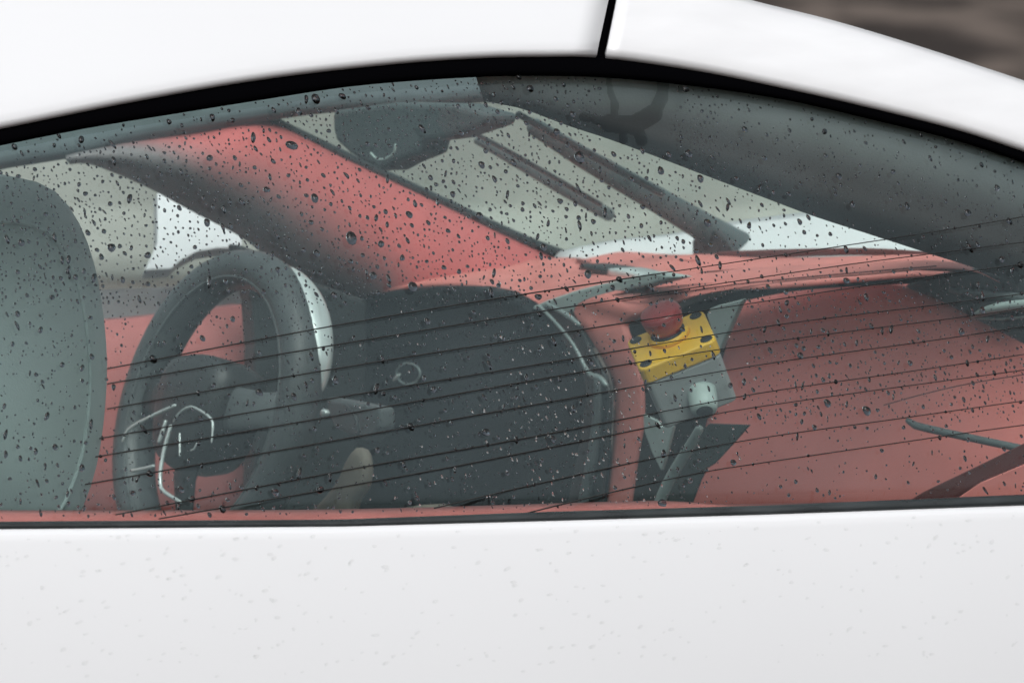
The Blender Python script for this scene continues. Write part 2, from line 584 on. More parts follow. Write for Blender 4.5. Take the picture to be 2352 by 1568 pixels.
# front piece of the rail (windscreen pillar)
TOPR = [(1330, -95), (1480, -62), (1690, 0), (1900, 50), (2100, 108), (2352, 190), (2470, 232), (2800, 360), (3100, 500)]
TOPS = cr(TOPR, 60)
def gapx2(y): return 1416 - (y / 130.0) * 26
N2 = 52
rows = []
def rrow(s, off, extra=0):
    out = []
    for i in range(N2):
        t = i / (N2 - 1)
        xb = 1390 + (3080 - 1390) * t
        yb = rail_y(xb)
        yt = interp(TOPS, xb)
        y = yb + (yt - yb) * s + extra
        x = xb + (gapx2(y) - 1390) * (1 - t) ** 3
        out.append(on_side(x, y, off))
    return out
rows.append(rrow(0, -0.012, 2)); rows.append(rrow(0, 0.004))
for s, off in [(0.04, 0.010), (0.10, 0.0125), (0.25, 0.014), (0.45, 0.014), (0.65, 0.013), (0.82, 0.010), (0.93, 0.004), (1.0, -0.006)]:
    rows.append(rrow(s, off))
rows.append([p + V * 0.03 - Z * 0.004 for p in rows[-1]])
rows.append([p + V * 0.03 - Z * 0.05 for p in rows[-1]])
pil = grid('windscreen_pillar', rows, 'streaked_paint', car, mods=[('solid', 0.004, 0)])
pil['label'] = 'white front pillar curving down to the right, wiped streaks in the rain'

# black joint between the two pieces
jr = [[on_side(gapx(y) - 8, y, 0.002), on_side(gapx2(y) + 8, y, 0.002)] for y in [-160, -80, -20, 30, 80, 120, 140]]
j = grid('panel_gap', jr, 'black_gloss', car, mods=[('solid', 0.003, 0)])

# black window surround
rows = []
xs = [-880 + 40 * i for i in range(100)]
for t, off in [(-0.25, -0.006), (0.0, 0.001), (0.3, 0.004), (0.8, 0.004), (1.0, 0.002), (1.03, -0.012)]:
    rows.append([on_side(x, rail_y(x) + (seal_y(x) - rail_y(x)) * t, off) for x in xs])
o = grid('window_surround', rows, 'black_gloss', car, mods=[('solid', 0.003, 0)])
o['label'] = 'black gloss strip arching over the window'

# belt seal
rows = []
xs = [-880 + 40 * i for i in range(100)]
for t, off in [(-0.05, -0.010), (0.0, 0.003), (0.25, 0.0075), (0.7, 0.0085), (0.92, 0.006), (1.0, -0.002), (1.1, -0.012)]:
    rows.append([on_side(x, btop_y(x) + (belt_y(x) - btop_y(x)) * t, off) for x in xs])
o = grid('belt_seal', rows, 'wet_rubber', car)
o['label'] = 'dark wet rubber strip along the bottom of the window'

# side window pane
rows = []
xs = [-880 + 40 * i for i in range(100)]
for k in range(15):
    t = k / 14
    rows.append([on_side(x, (seal_y(x) - 18) + (belt_y(x) - 2 - seal_y(x) + 18) * t, 0.0) for x in xs])
pane = grid('side_window', rows, 'side_glass', car, mods=[('solid', 0.0035, -1 if False else 1)])
pane['label'] = 'tinted side window pane covered in raindrops with fine heating wires'
_n = pane.data.polygons[0].normal
if _n.dot(FWD) < 0:           # solidify towards the cabin
    pane.modifiers['solid'].offset = -1

S_ = 0.9408
WIRES = [
 [(262, 900), (800, 798), (1269, 720), (2191, 580), (2500, 529)],
 [(262, 937), (800, 845), (1322, 760), (1980, 659), (2288, 618), (2500, 591)],
 [(262, 998), (800, 903), (1400, 808), (2159, 691), (2500, 645)],
 [(243, 1070), (800, 974), (1400, 875), (1870, 797), (2288, 744), (2500, 717)],
 [(233, 1115), (800, 1018), (1400, 911), (1870, 836), (2357, 773), (2500, 752)],
 [(208, 1182), (800, 1078), (1442, 963), (1870, 888), (2270, 832), (2500, 797)],
 [(282, 1256), (830, 1150), (1245, 1076), (1630, 1002), (1870, 957), (2245, 903), (2500, 865)],
 [(388, 1266), (1047, 1150), (1630, 1034), (1870, 990), (2500, 903)],
 [(1060, 1240), (1350, 1172), (1779, 1082), (2205, 1020), (2500, 978)],
 [(1250, 1262), (1350, 1236), (1550, 1188), (1717, 1152), (1870, 1128), (2320, 1062), (2500, 1037)]]
for wi, wl in enumerate(WIRES):
    pts = [(x * S_, y * S_) for x, y in wl]
    dx, dy = pts[-1][0] - pts[-2][0], pts[-1][1] - pts[-2][1]
    pts.append((pts[-1][0] + 90, pts[-1][1] + 90 * dy / dx))
    cp = cr([(x, y, 0) for x, y in pts], 48)
    p3 = [on_side(x, y, 0.0002) for x, y, _ in cp]
    tube('heating_wire', p3, [0.00074 if x < 1480 else 0.00054 for x, y, _ in cp], 'wire_print', pane, sect=5)

# ------------------------------------------------------------------ cabin shell
tub_lo = 0.30
def uvz(u, v, z): return Vector((O.x, O.y, 0)) + U * u + V * v + Z * z
ZB = O.z
def quad(name, pts, material, parent, th=0.01):
    return make(name, pts, [[0, 1, 2, 3]], material, parent, False, mods=[('solid', th, 0)])
quad('floor_pan', [uvz(-1.3, 0.05, tub_lo), uvz(1.0, 0.05, tub_lo), uvz(1.0, 1.36, tub_lo), uvz(-1.3, 1.36, tub_lo)], 'dark_plastic', car)
quad('firewall', [uvz(1.0, 0.05, tub_lo), uvz(1.0, 1.36, tub_lo), uvz(1.0, 1.36, ZB - 0.06), uvz(1.0, 0.05, ZB - 0.06)], 'dark_plastic', car)
quad('rear_bulkhead', [uvz(-1.3, 0.05, tub_lo), uvz(-1.3, 1.36, tub_lo), uvz(-1.3, 1.36, ZB), uvz(-1.3, 0.05, ZB)], 'dark_plastic', car)

# near door card: red shoulder just inside the glass
top = [(-880, 1186), (-120, 1180), (140, 1181), (700, 1180), (1000, 1175), (1300, 1166), (1600, 1158), (1750, 1166), (2460, 1150)]
bot = [(-880, 1248), (-120, 1240), (140, 1236), (700, 1230), (1000, 1225), (1300, 1215), (1600, 1205), (2000, 1192), (2460, 1172)]
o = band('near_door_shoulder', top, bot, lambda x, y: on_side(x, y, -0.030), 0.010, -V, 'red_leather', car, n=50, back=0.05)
quad('near_door_lining', [uvz(-1.3, 0.09, tub_lo), uvz(0.75, 0.09, tub_lo), uvz(0.75, 0.09, ZB - 0.06), uvz(-1.3, 0.09, ZB - 0.06)], 'dark_plastic', car)

# roof lining over to the far side
HL = [(-900, 560), (-500, 470), (-80, 398), (0, 383), (100, 367), (200, 350), (300, 322), (450, 298), (612, 272), (765, 252), (950, 243), (1115, 230), (1230, 232)]
hl = cr(HL, 40)
r0, r1, r2, r3 = [], [], [], []
for x, y in hl:
    yt = min(seal_y(x) - 30, y - 40)
    r3.append(pv(1.25)(x, y)); r2.append(pv(1.24)(x, y - 0.25 * (y - yt)))
    r1.append(pv(1.265)(x, y - 0.6 * (y - yt))); r0.append(pv(1.30)(x, yt))
o = grid('roof_lining', [r0, r1, r2, r3], 'grey_lining', car, mods=[('solid', 0.008, 0)])

# near front pillar trim
PE = cr([(1110, 226), (1200, 243), (1300, 280), (1400, 313), (1500, 350), (1620, 396), (1750, 445), (1870, 490), (2000, 532), (2130, 574), (2250, 612), (2460, 684)], 36)
rA, rB, rC, rD = [], [], [], []
for i, (x, y) in enumerate(PE):
    t = i / 35
    x0 = 1090 + 1390 * t
    a = on_side(x0, seal_y(x0) - 8, -0.010)
    c = on_side(x, y, -(0.05 + 0.05 * t))
    rA.append(a); rC.append(c)
    b_ = a.lerp(c, 0.45)
    rB.append(b_)
    rD.append(c + U * 0.05 + V * 0.01 + Z * 0.02)
rws = [rA, [a.lerp(b_, 0.35) for a, b_ in zip(rA, rB)], [a.lerp(b_, 0.7) for a, b_ in zip(rA, rB)], rB, [a.lerp(b_, 0.5) for a, b_ in zip(rB, rC)], rC, rD]
o = grid('near_pillar_trim', rws, 'near_trim_light_fade', car, mods=[('solid', 0.006, 0)])
shade_mix = o.data.attributes.new('shade_mix', 'FLOAT', 'POINT')  # painted light fade, palest along the upper edge
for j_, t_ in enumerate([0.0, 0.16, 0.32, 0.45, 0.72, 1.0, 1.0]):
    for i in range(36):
        shade_mix.data[j_ * 36 + i].value = t_ - 0.5 * max(0.0, 1 - i / 10.0)
o['label'] = 'dark grey cloth lining of the near front pillar'

# far front pillar trim, red
up = cr([(150, 362), (230, 342), (300, 325), (450, 300), (612, 276), (800, 362), (1000, 455), (1150, 528), (1290, 596)], 44)
lo_ = cr([(160, 372), (210, 372), (330, 420), (450, 484), (560, 542), (650, 612), (740, 668), (850, 720), (960, 730)], 44)
rows = []
for t, vv_ in [(0, 1.27), (0.1, 1.25), (0.2, 1.235), (0.3, 1.225), (0.4, 1.22), (0.5, 1.218), (0.6, 1.22), (0.7, 1.225), (0.8, 1.235), (0.9, 1.25), (1.0, 1.28)]:
    rows.append([pv(vv_)(a[0] + (b_[0] - a[0]) * t, a[1] + (b_[1] - a[1]) * t) for a, b_ in zip(up, lo_)])
o = grid('far_pillar_trim', rows, 'far_trim_light_fade', car, mods=[('solid', 0.006, 0)])
shade_mix = o.data.attributes.new('shade_mix', 'FLOAT', 'POINT')  # painted light fade, greying towards the lower edge and left end
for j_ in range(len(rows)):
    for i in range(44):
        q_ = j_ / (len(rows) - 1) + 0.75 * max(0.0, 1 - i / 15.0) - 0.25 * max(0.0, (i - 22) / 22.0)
        shade_mix.data[j_ * 44 + i].value = q_
o['label'] = 'broad red padded trim of the far front pillar'
sweep('windscreen_seal', [(610, 266, 8), (640, 282, 9), (800, 360, 10), (1000, 455, 11), (1200, 549, 12), (1330, 600, 14)], pv(1.262), 'wet_rubber', car, n=30)

# windscreen
WA, WB, WC = pv(1.27)(640, 280), pv(1.27)(1310, 585), pv(0.32)(2250, 612)
WN = (WB - WA).cross(WC - WA).normalized()
if WN.dot(U) < 0: WN = -WN
fe = cr([(600, 262), (640, 280), (800, 358), (1000, 452), (1200, 545), (1330, 600)], 20)
ne = cr([(1090, 226), (1300, 276), (1500, 345), (1870, 486), (2130, 570), (2330, 640)], 20)
rows = []
for t in [0, 0.15, 0.35, 0.5, 0.65, 0.85, 1]:
    rows.append([pv(1.27)(*f_).lerp(pv(0.32)(*n_), t) + WN * (0.004 * math.sin(math.pi * t)) for f_, n_ in zip(fe, ne)])
grid('windscreen', rows, 'screen_glass', car, mods=[('solid', 0.004, 0)])
pw = plane(WA + WN * 0.045, WN)

# wipers outside the screen, caught mid sweep
def wiper(arm, blade):
    a = sweep('wiper', arm, pw, 'wiper_grey', car, n=18, flat=0.5)
    a['label'] = 'dark wiper arm lying across the windscreen'
    b_ = sweep('blade', blade, plane(WA + WN * 0.030, WN), 'wet_rubber', a, n=12, flat=0.6)
wiper([(1095, 322, 9), (1200, 382, 11), (1300, 440, 13), (1400, 494, 15)], [(1072, 296, 5), (1200, 366, 6), (1380, 470, 6)])
wiper([(1225, 290, 20), (1350, 368, 25), (1480, 442, 29), (1600, 512, 33), (1700, 572, 40)], [(1190, 262, 8), (1350, 352, 9), (1520, 444, 9)])
slab('cowl_cover', [(1588, 552), (1612, 532), (1640, 528), (1668, 552), (1700, 600), (1590, 600)], pu(0.888), 0.01, U, 'dark_plastic', car, 0.003)

# bonnet beyond the screen
cw = cr([(1270, 604), (1450, 602), (1600, 604), (1800, 604), (2000, 600), (2330, 640)], 24)
ct = cr([(1296, 579), (1400, 556), (1560, 538), (1650, 517), (1870, 488), (2250, 440)], 24)
bpl = plane(pu(0.93)(1700, 600), Vector((-0.30, -0.42, 0.85)).normalized())
rows = []
for t in [0, 0.3, 0.6, 0.85, 1.0]:
    row = []
    for a, b_ in zip(cw, ct):
        pa = bpl(a[0], a[1]); pb = bpl(b_[0], b_[1])
        q = pa.lerp(pb, t); q.z += 0.004 * math.sin(math.pi * t)
        row.append(q)
    rows.append(row)
rows.append([p + V * 0.03 - Z * 0.12 for p in rows[-1]])
o = grid('bonnet', rows, 'white_paint', car, mods=[('solid', 0.004, 0)])
o['label'] = 'white wet bonnet glimpsed through the windscreen'

# far door with its window sill, white shoulder and mirror
top = [(-300, 745), (-80, 742), (100, 740), (255, 736), (340, 729), (440, 717), (520, 707), (585, 700), (620, 720)]
bot = [(-300, 1260), (-80, 1260), (100, 1260), (255, 1260), (340, 1260), (440, 1260), (520, 1260), (585, 1260), (620, 1260)]
o = band('far_door_lining', top, bot, pv(1.30), 0.03, -V, 'red_leather', car, n=30, back=0.03)
o['label'] = 'red lining of the far door'
top = [(-300, 690), (-80, 690), (100, 688), (255, 683), (390, 678), (480, 676), (600, 668)]
bot = [(-300, 760), (-80, 758), (100, 756), (255, 752), (390, 742), (480, 735), (600, 725)]
band('far_door_panel', top, bot, pv(1.40), 0.02, Z, 'white_paint', car, n=20, back=0.05)
mn = (Z * 0.75 - V * 0.66).normalized()
mir = slab('far_door_mirror', [(362, 440), (460, 486), (555, 530), (557, 567), (500, 569), (455, 576), (412, 600), (395, 616), (333, 619), (362, 556)], plane(pv(1.52)(440, 540), mn), 0.015, -mn, 'white_paint', car, 0.002)
mir['label'] = 'white far door mirror, pointed at its upper corner'

# far end of the dashboard
slab('dash_end_panel', [(548, 560), (600, 580), (700, 640), (850, 690), (860, 760), (800, 1200), (585, 1200), (588, 800), (580, 690)], pv(1.20), 0.03, V, 'dark_plastic', car, 0.006)

# interior mirror and its housing on the windscreen
o = slab('interior_mirror', [(762, 254), (764, 300), (770, 325), (800, 352), (850, 380), (872, 392), (905, 374), (958, 354), (966, 324), (1020, 318), (1075, 300), (1112, 288), (1118, 262), (1040, 240), (900, 236)], pu(0.44), 0.04, U, 'mirror_face', car, 0.006)
o['label'] = 'grey interior mirror and sensor housing hanging at the top of the windscreen'
sweep('sensor_ring', [(852, 352, 2.5), (868, 366, 2.5), (892, 362, 2.5), (906, 348, 2.5), (908, 332, 2.5)], pu(0.425), 'pale_plastic', o, n=16)

# ------------------------------------------------------------------ dashboard
dash = empty('dashboard', uvz(0.7, 0.7, 0.75)); 
dash.parent = car
dash.location = dash.location - car.location
dash['label'] = 'red leather dashboard with dark screen panel'
D_ = dash
# rearmost: top pads under the windscreen
band('cowl_pad', [(1290, 600), (1345, 588), (1420, 578), (1500, 584), (1590, 592)], [(1290, 610), (1345, 612), (1420, 606), (1500, 600), (1590, 598)], pu(0.88), 0.003, Z, 'lit_leather', D_, n=24, place2=pu(0.81), backdir=U)
sweep('defrost_strip', [(1650, 583, 5), (1800, 581, 9), (2000, 578, 8), (2160, 586, 6)], pu(0.84), 'dark_red', D_, n=20)
band('top_pad', [(1330, 608), (1420, 598), (1540, 586), (1640, 586), (1790, 592), (1960, 588), (2140, 584), (2210, 602), (2300, 640)],
     [(1330, 616), (1430, 626), (1540, 646), (1620, 662), (1750, 664), (1900, 652), (2100, 636), (2230, 640), (2300, 660)], pu(0.84), 0.003, Z, 'lit_leather', D_, n=40, place2=pu(0.74), backdir=U)
band('vent_strip', [(1335, 606), (1390, 612), (1440, 622), (1500, 634)], [(1335, 616), (1390, 634), (1440, 648), (1500, 650)], pu(0.715), 0.006, -U, 'dark_plastic', D_, n=14)
band('vent_trim', [(1398, 616), (1420, 616), (1450, 622), (1490, 632)], [(1398, 634), (1420, 640), (1450, 642), (1490, 640)], pu(0.70), 0.004, -U, 'chrome', D_, n=14)
# hood over the instruments
band('instrument_hood', [(824, 670), (840, 657), (900, 643), (1000, 623), (1100, 607), (1200, 598), (1265, 593), (1330, 606), (1390, 624), (1440, 640)],
     [(826, 676), (842, 680), (900, 666), (1000, 656), (1080, 658), (1140, 670), (1182, 694), (1208, 722), (1290, 690), (1440, 646)], pu(0.80), 0.004, Z, 'lit_leather', D_, n=44, back=0.03, place2=pu(0.60), backdir=U)
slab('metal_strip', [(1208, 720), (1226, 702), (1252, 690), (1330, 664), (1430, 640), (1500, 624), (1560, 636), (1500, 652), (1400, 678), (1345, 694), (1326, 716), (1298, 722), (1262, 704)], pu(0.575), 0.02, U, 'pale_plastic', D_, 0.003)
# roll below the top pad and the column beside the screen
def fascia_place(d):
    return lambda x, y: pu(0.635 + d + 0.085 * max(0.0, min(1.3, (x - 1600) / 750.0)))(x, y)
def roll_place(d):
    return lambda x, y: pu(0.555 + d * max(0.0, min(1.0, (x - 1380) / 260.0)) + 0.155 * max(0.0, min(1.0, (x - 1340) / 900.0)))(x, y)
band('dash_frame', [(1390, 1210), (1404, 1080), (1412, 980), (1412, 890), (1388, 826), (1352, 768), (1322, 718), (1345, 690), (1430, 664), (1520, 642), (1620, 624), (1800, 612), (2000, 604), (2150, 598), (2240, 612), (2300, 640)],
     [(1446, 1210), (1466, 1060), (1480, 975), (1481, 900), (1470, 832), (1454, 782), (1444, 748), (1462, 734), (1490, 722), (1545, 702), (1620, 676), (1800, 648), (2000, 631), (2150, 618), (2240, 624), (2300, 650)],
     roll_place(0.045), 0.005, (Z * 0.4 - U).normalized(), 'lit_leather', D_, n=76, back=0.003, place2=roll_place(0.0), backdir=V, match=True)
seam = sweep('seam', [(1340, 704, 1.5), (1430, 690, 1.5), (1560, 672, 1.5), (1700, 652, 1.5), (1900, 632, 1.5), (2150, 611, 1.5)], roll_place(-0.004), 'dark_red', D_, n=30, sect=6)
sweep('seam', [(2030, 930, 1.2), (2120, 905, 1.3), (2230, 880, 1.3), (2400, 852, 1.2)], lambda x, y: fascia_place(-0.012)(x, y), 'dark_red', D_, n=20, sect=6)
# dark recess behind
slab('dash_recess', [(1436, 752), (1520, 724), (1600, 692), (1700, 666), (1850, 649), (2000, 636), (2150, 622), (2260, 618), (2420, 650), (2420, 1210), (1440, 1210)], pu(0.82), 0.03, U, 'dark_plastic', D_, 0.003)
# passenger side fascia
band('passenger_fascia', [(1700, 694), (1760, 680), (1850, 666), (1980, 657), (2060, 657), (2150, 692), (2250, 744), (2352, 797), (2460, 850)],
     [(1570, 1210), (1660, 1212), (1760, 1212), (1860, 1212), (1960, 1212), (2080, 1212), (2200, 1212), (2320, 1212), (2460, 1212)], fascia_place(0.03), 0.012, -U, 'fascia_lit_leather', D_, n=44, rows=13, back=0.04, power=0.35, place2=fascia_place(0.0))
# screen panel
slab('instrument_panel', [(690, 800), (715, 745), (762, 706), (838, 680), (900, 666), (1000, 657), (1080, 658), (1140, 670), (1182, 694), (1212, 722), (1345, 862), (1356, 900), (1350, 1210), (700, 1210), (730, 900)], pu(0.56), 0.03, U, 'screen_black', D_, 0.005)
slab('screen_bezel', [(1242, 704), (1262, 706), (1330, 742), (1352, 800), (1388, 862), (1398, 905), (1390, 1010), (1372, 1210), (1290, 1210), (1330, 1020), (1346, 900), (1338, 860), (1290, 780)], pu(0.555), 0.006, U, 'dark_plastic', D_, 0.002)
sweep('bezel_edge', [(1240, 704, 4), (1280, 745, 4), (1316, 790, 4), (1346, 846, 5), (1358, 862, 7), (1378, 868, 8), (1392, 884, 6)], pu(0.54), 'satin_metal', D_, n=24)
sweep('bezel_edge', [(1258, 700, 5), (1300, 722, 6), (1330, 745, 5)], pu(0.545), 'satin_metal', D_, n=12)
sweep('bezel_side', [(1372, 878, 9), (1372, 950, 11), (1362, 1040, 13), (1345, 1130, 13), (1330, 1210, 12)], pu(0.55), 'mid_plastic', D_, n=18)
sweep('knob_ring', [(938 + 27 * math.cos(a), 858 + 24 * math.sin(a), 2.2) for a in [i * math.pi / 6 for i in range(12)]], pu(0.54), 'satin_metal', D_, n=36, closed=True, sect=6)
sweep('knob_pointer', [(906, 872, 4), (912, 866, 4.5), (918, 860, 2.5)], pu(0.54), 'chrome', D_, n=6)
for x, y0, y1, r_ in [(1152, 770, 850, 5), (1206, 800, 870, 4), (1208, 940, 985, 9), (1120, 800, 1010, 3)]:
    sweep('panel_ridge', [(x, y0, r_), (x + 2, (y0 + y1) / 2, r_), (x - 2, y1, r_)], pu(0.565), 'mid_plastic', D_, n=8)
sweep('panel_ridge', [(1225, 1050, 6), (1260, 1090, 9), (1300, 1150, 13), (1325, 1200, 14)], pu(0.57), 'mid_plastic', D_, n=16)

# right hand corner: dark mirror sail and trim
co = empty('near_door_corner', uvz(0.6, 0.12, 0.9)); co.parent = car; co.location -= car.location
slab('corner_panel', [(2066, 657), (2140, 630), (2250, 612), (2330, 634), (2460, 690), (2460, 850), (2352, 795), (2250, 742), (2150, 690)], pu(0.715), 0.02, U, 'dark_plastic', co, 0.006)
band('corner_highlight', [(2228, 727), (2262, 704), (2310, 692), (2380, 686), (2460, 682)], [(2230, 730), (2270, 722), (2310, 716), (2380, 708), (2460, 704)], pu(0.70), 0.006, -U, 'pale_plastic', co, n=16, back=0.01)
sweep('corner_line', [(2230, 729, 2.5), (2290, 733, 2.5), (2350, 728, 2.5), (2460, 716, 2.5)], pu(0.705), 'satin_metal', co, n=14)
band('corner_ledge', [(2180, 662), (2270, 668), (2360, 676), (2460, 690)], [(2180, 672), (2270, 688), (2360, 694), (2460, 704)], pu(0.71), 0.005, -U, 'mid_plastic', co, n=12, back=0.01)
o = sweep('grab_bar', [(2086, 966, 7), (2104, 977, 9), (2200, 999, 9), (2352, 1031, 9), (2460, 1055, 9)], fascia_place(-0.030), 'mid_plastic', car, n=20)
o['label'] = 'slim grey bar across the red passenger fascia'
slab('glovebox_edge', [(2060, 1165), (2120, 1128), (2250, 1066), (2352, 1016), (2460, 965), (2460, 1020), (2352, 1064), (2250, 1107), (2150, 1165)], fascia_place(-0.034), 0.01, U, 'dark_red', car, 0.002)
slab('glovebox_lid', [(2150, 1175), (2250, 1107), (2352, 1064), (2460, 1020), (2460, 1175)], fascia_place(-0.038), 0.01, U, 'fascia_lit_leather', car, 0.002)

# ------------------------------------------------------------------ steering wheel
wn = Vector((-0.80, -0.53, 0.27)).normalized()
wc = plane(O + V * 0.95, V)(498, 950)
wheel = empty('steering_wheel', wc); wheel.parent = car; wheel.location = wc - car.location
wheel['label'] = 'dark leather steering wheel seen at an angle'
e2 = (Z - wn * Z.dot(wn)).normalized()
e1 = e2.cross(wn).normalized()
if e1.x < 0: e1 = -e1
def wp(r_, an, off=0.0): return wc + e1 * (r_ * math.cos(an)) + e2 * (r_ * math.sin(an)) + wn * off
RR = 0.156
def ring_tube(name, R, a0, a1, rad, ax, off, material, n=64, closed=True, sect=14, taper=False):
    vs_, fs = [], []
    for i in range(n):
        f_ = i / (n if closed else n - 1)
        an = a0 + (a1 - a0) * f_
        s = 1.0 if not taper else max(0.12, math.sin(math.pi * f_) ** 0.5)
        for k in range(sect):
            b_ = 2 * math.pi * k / sect
            vs_.append(wp(R + rad * s * math.cos(b_), an, off + ax * s * math.sin(b_)))
    for i in range(n if closed else n - 1):
        for k in range(sect):
            j_ = (i + 1) % n
            fs.append([i * sect + k, i * sect + (k + 1) % sect, j_ * sect + (k + 1) % sect, j_ * sect + k])
    return make(name, vs_, fs, material, wheel)
ring_tube('rim', RR, 0, 2 * math.pi, 0.021, 0.024, 0.0, 'wheel_leather')
o = ring_tube('rim_highlight', RR + 0.012, math.radians(12), math.radians(78), 0.0115, 0.019, -0.014, 'chrome', n=40, closed=False, taper=True)  # bright strip shaped as the sky highlight on the rim
ring_tube('rim_seam', RR - 0.012, 0, 2 * math.pi, 0.0016, 0.0016, 0.0195, 'mid_plastic', sect=6)
# hub and spokes
hub = []
hp = [(-0.058, 0.040), (-0.03, 0.055), (0.03, 0.055), (0.058, 0.040), (0.062, 0.0), (0.045, -0.05), (0.0, -0.068), (-0.045, -0.05), (-0.062, 0.0)]
hp = cr(hp, 36, True)
vs_, fs = [], []
for s, off in [(0.9, -0.02), (1.0, 0.0), (1.0, 0.03), (0.93, 0.042), (0.75, 0.048), (0.4, 0.051)]:
    for a, b_ in hp:
        vs_.append(wc + e1 * (a * s) + e2 * (b_ * s) + wn * off)
q = len(hp)
for k in range(5):
    for i in range(q):
        fs.append([k * q + i, k * q + (i + 1) % q, (k + 1) * q + (i + 1) % q, (k + 1) * q + i])
fs.append([5 * q + i for i in range(q)]); fs.append([i for i in range(q)][::-1])
hubo = make('hub', vs_, fs, 'dark_plastic', wheel)
def spoke(a, w0, w1, material='dark_plastic'):
    p3 = [wp(0.045, a, 0.02), wp(0.075, a, 0.020), wp(0.105, a, 0.012), wp(0.140, a, 0.002)]
    return tube('spoke', p3, [w0, (w0 + w1) / 2, w1, w1 * 1.15], material, wheel, sect=14, ref=wn, flat=0.35)
spoke(math.radians(4), 0.026, 0.020, 'mid_plastic')
spoke(math.radians(176), 0.026, 0.020)
spoke(math.radians(270), 0.024, 0.016)
hpl = plane(wc + wn * 0.060, wn)
for path in ([(283, 1012, 3.5), (296, 986, 4), (340, 960, 4.5), (402, 931, 4)],
             [(380, 968, 4), (374, 990, 5), (366, 1013, 5)],
             [(392, 979, 4.5), (378, 1029, 5), (370, 1071, 5), (368, 1110, 5), (376, 1128, 5), (414, 1152, 4)],
             [(398, 968, 2), (414, 946, 2.5), (437, 934, 3), (459, 942, 3), (484, 960, 3), (489, 978, 3), (486, 1015, 2)],
             [(302, 1081, 4), (328, 1076, 4), (353, 1070, 4)],
             [(413, 995, 2), (413, 1020, 2.5), (413, 1046, 2)],
             [(452, 1018, 2), (446, 1030, 2.5), (438, 1034, 2)]):
    sweep('hub_trim', path, hpl, 'chrome', wheel, n=16, sect=6)
pillow('shift_paddle', [(818, 1028), (836, 1040), (842, 1080), (836, 1118), (815, 1150), (788, 1210), (690, 1210), (745, 1145), (780, 1100), (802, 1050)], pu(0.30), 0.006, -U, 'tan_leather', wheel, n=36, back=0.008)
o = slab('stalk', [(745, 912), (800, 922), (872, 936), (872, 985), (846, 1012), (806, 1004), (764, 980)], pu(0.36), 0.02, U, 'mid_plastic', wheel, 0.005)
sweep('stalk_ring', [(792, 930, 3), (812, 950, 4), (822, 980, 4), (824, 1004, 3)], pu(0.35), 'dark_plastic', wheel, n=10)
pillow('stalk_cap', [(737, 944), (743, 939), (749, 944), (750, 952), (744, 957), (737, 953)], pu(0.34), 0.003, -U, 'chrome', wheel, n=14, back=0.004)
pillow('column_cover', [(880, 1200), (900, 1174), (950, 1162), (985, 1159), (1012, 1172), (1030, 1200)], pu(0.34), 0.008, -U, 'tan_leather', wheel, n=24, back=0.02)

# ------------------------------------------------------------------ seat at the left edge
seat = empty('seat', uvz(-0.35, 0.5, 0.35)); seat.parent = car; seat.location -= car.location
seat['label'] = 'tall soft grey seat back at the left edge of the window'
pillow('seat_back', [(-420, 560), (-250, 470), (-120, 425), (-20, 408), (60, 412), (125, 438), (178, 505), (215, 600), (236, 710), (246, 830), (240, 950), (224, 1060), (196, 1150), (150, 1240), (60, 1300), (-200, 1320), (-420, 1300)], pv(0.42), 0.11, (-V - U * 0.3).normalized(), 'seat_fabric', seat, n=60, rings=10, back=0.10)

SP = cr([(-420, 560), (-250, 470), (-120, 425), (-20, 408), (60, 412), (125, 438), (178, 505), (215, 600), (236, 710), (246, 830), (240, 950), (224, 1060), (196, 1150), (150, 1240), (60, 1300), (-200, 1320), (-420, 1300)], 60, True)
scx = sum(p[0] for p in SP) / 60; scy = sum(p[1] for p in SP) / 60
sdir_ = (-V - U * 0.3).normalized()
pip = [pv(0.42)(scx + (x - scx) * 0.80, scy + (y - scy) * 0.80) + sdir_ * (0.11 * 0.6 + 0.001) for x, y in SP if x > -140]
tube('seat_seam', pip, [0.0022] * len(pip), 'seat_fabric', seat, sect=8)

# ------------------------------------------------------------------ emergency stop box
ec = pu(0.40)(1541, 780)
x1 = (RGT * 0.926 + UPV * 0.378).normalized()
pp = (-RGT * 0.378 + UPV * 0.926).normalized()
a_ = math.asin(0.47)
en = pp * math.cos(a_) - FWD * math.sin(a_)
y1 = -(en.cross(x1)).normalized()
if y1.dot(FWD) > 0: y1 = -y1          # y1: towards the viewer along the cover
ES = empty('emergency_stop_button', ec - en * 0.055)
tag(ES, 'red mushroom emergency stop on a yellow and grey box taped to the dashboard', 'stop button')
def ep(a, b_, c): return ec + x1 * a + y1 * b_ + en * c
def rbox(name, hx, hy, z0, z1, rad, material, parent, cx=0, cy=0, taper=1.0, bev=0.0025):
    pts = []
    for sx, sy, a0 in ((1, 1, 0), (-1, 1, 90), (-1, -1, 180), (1, -1, 270)):
        for k in range(5):
            an = math.radians(a0 + k * 22.5)
            pts.append((sx * (hx - rad) + rad * math.cos(an), sy * (hy - rad) + rad * math.sin(an)))
    n_ = len(pts)
    v_ = [ep(cx + x * taper, cy + y * taper, z0) for x, y in pts] + [ep(cx + x, cy + y, z1) for x, y in pts]
    f_ = [list(range(n_)), list(range(2 * n_ - 1, n_ - 1, -1))] + [[i, (i + 1) % n_, n_ + (i + 1) % n_, n_ + i] for i in range(n_)]
    return make(name, v_, f_, material, parent, False, mods=[('bevel', bev)])
HX, HY = 0.0412, 0.0355
rbox('yellow_cover', HX, HY, -0.018, 0.0, 0.008, 'yellow_plastic', ES)
rbox('grey_base', HX - 0.0012, HY - 0.0012, -0.074, -0.0185, 0.006, 'grey_plastic', ES, taper=0.97)
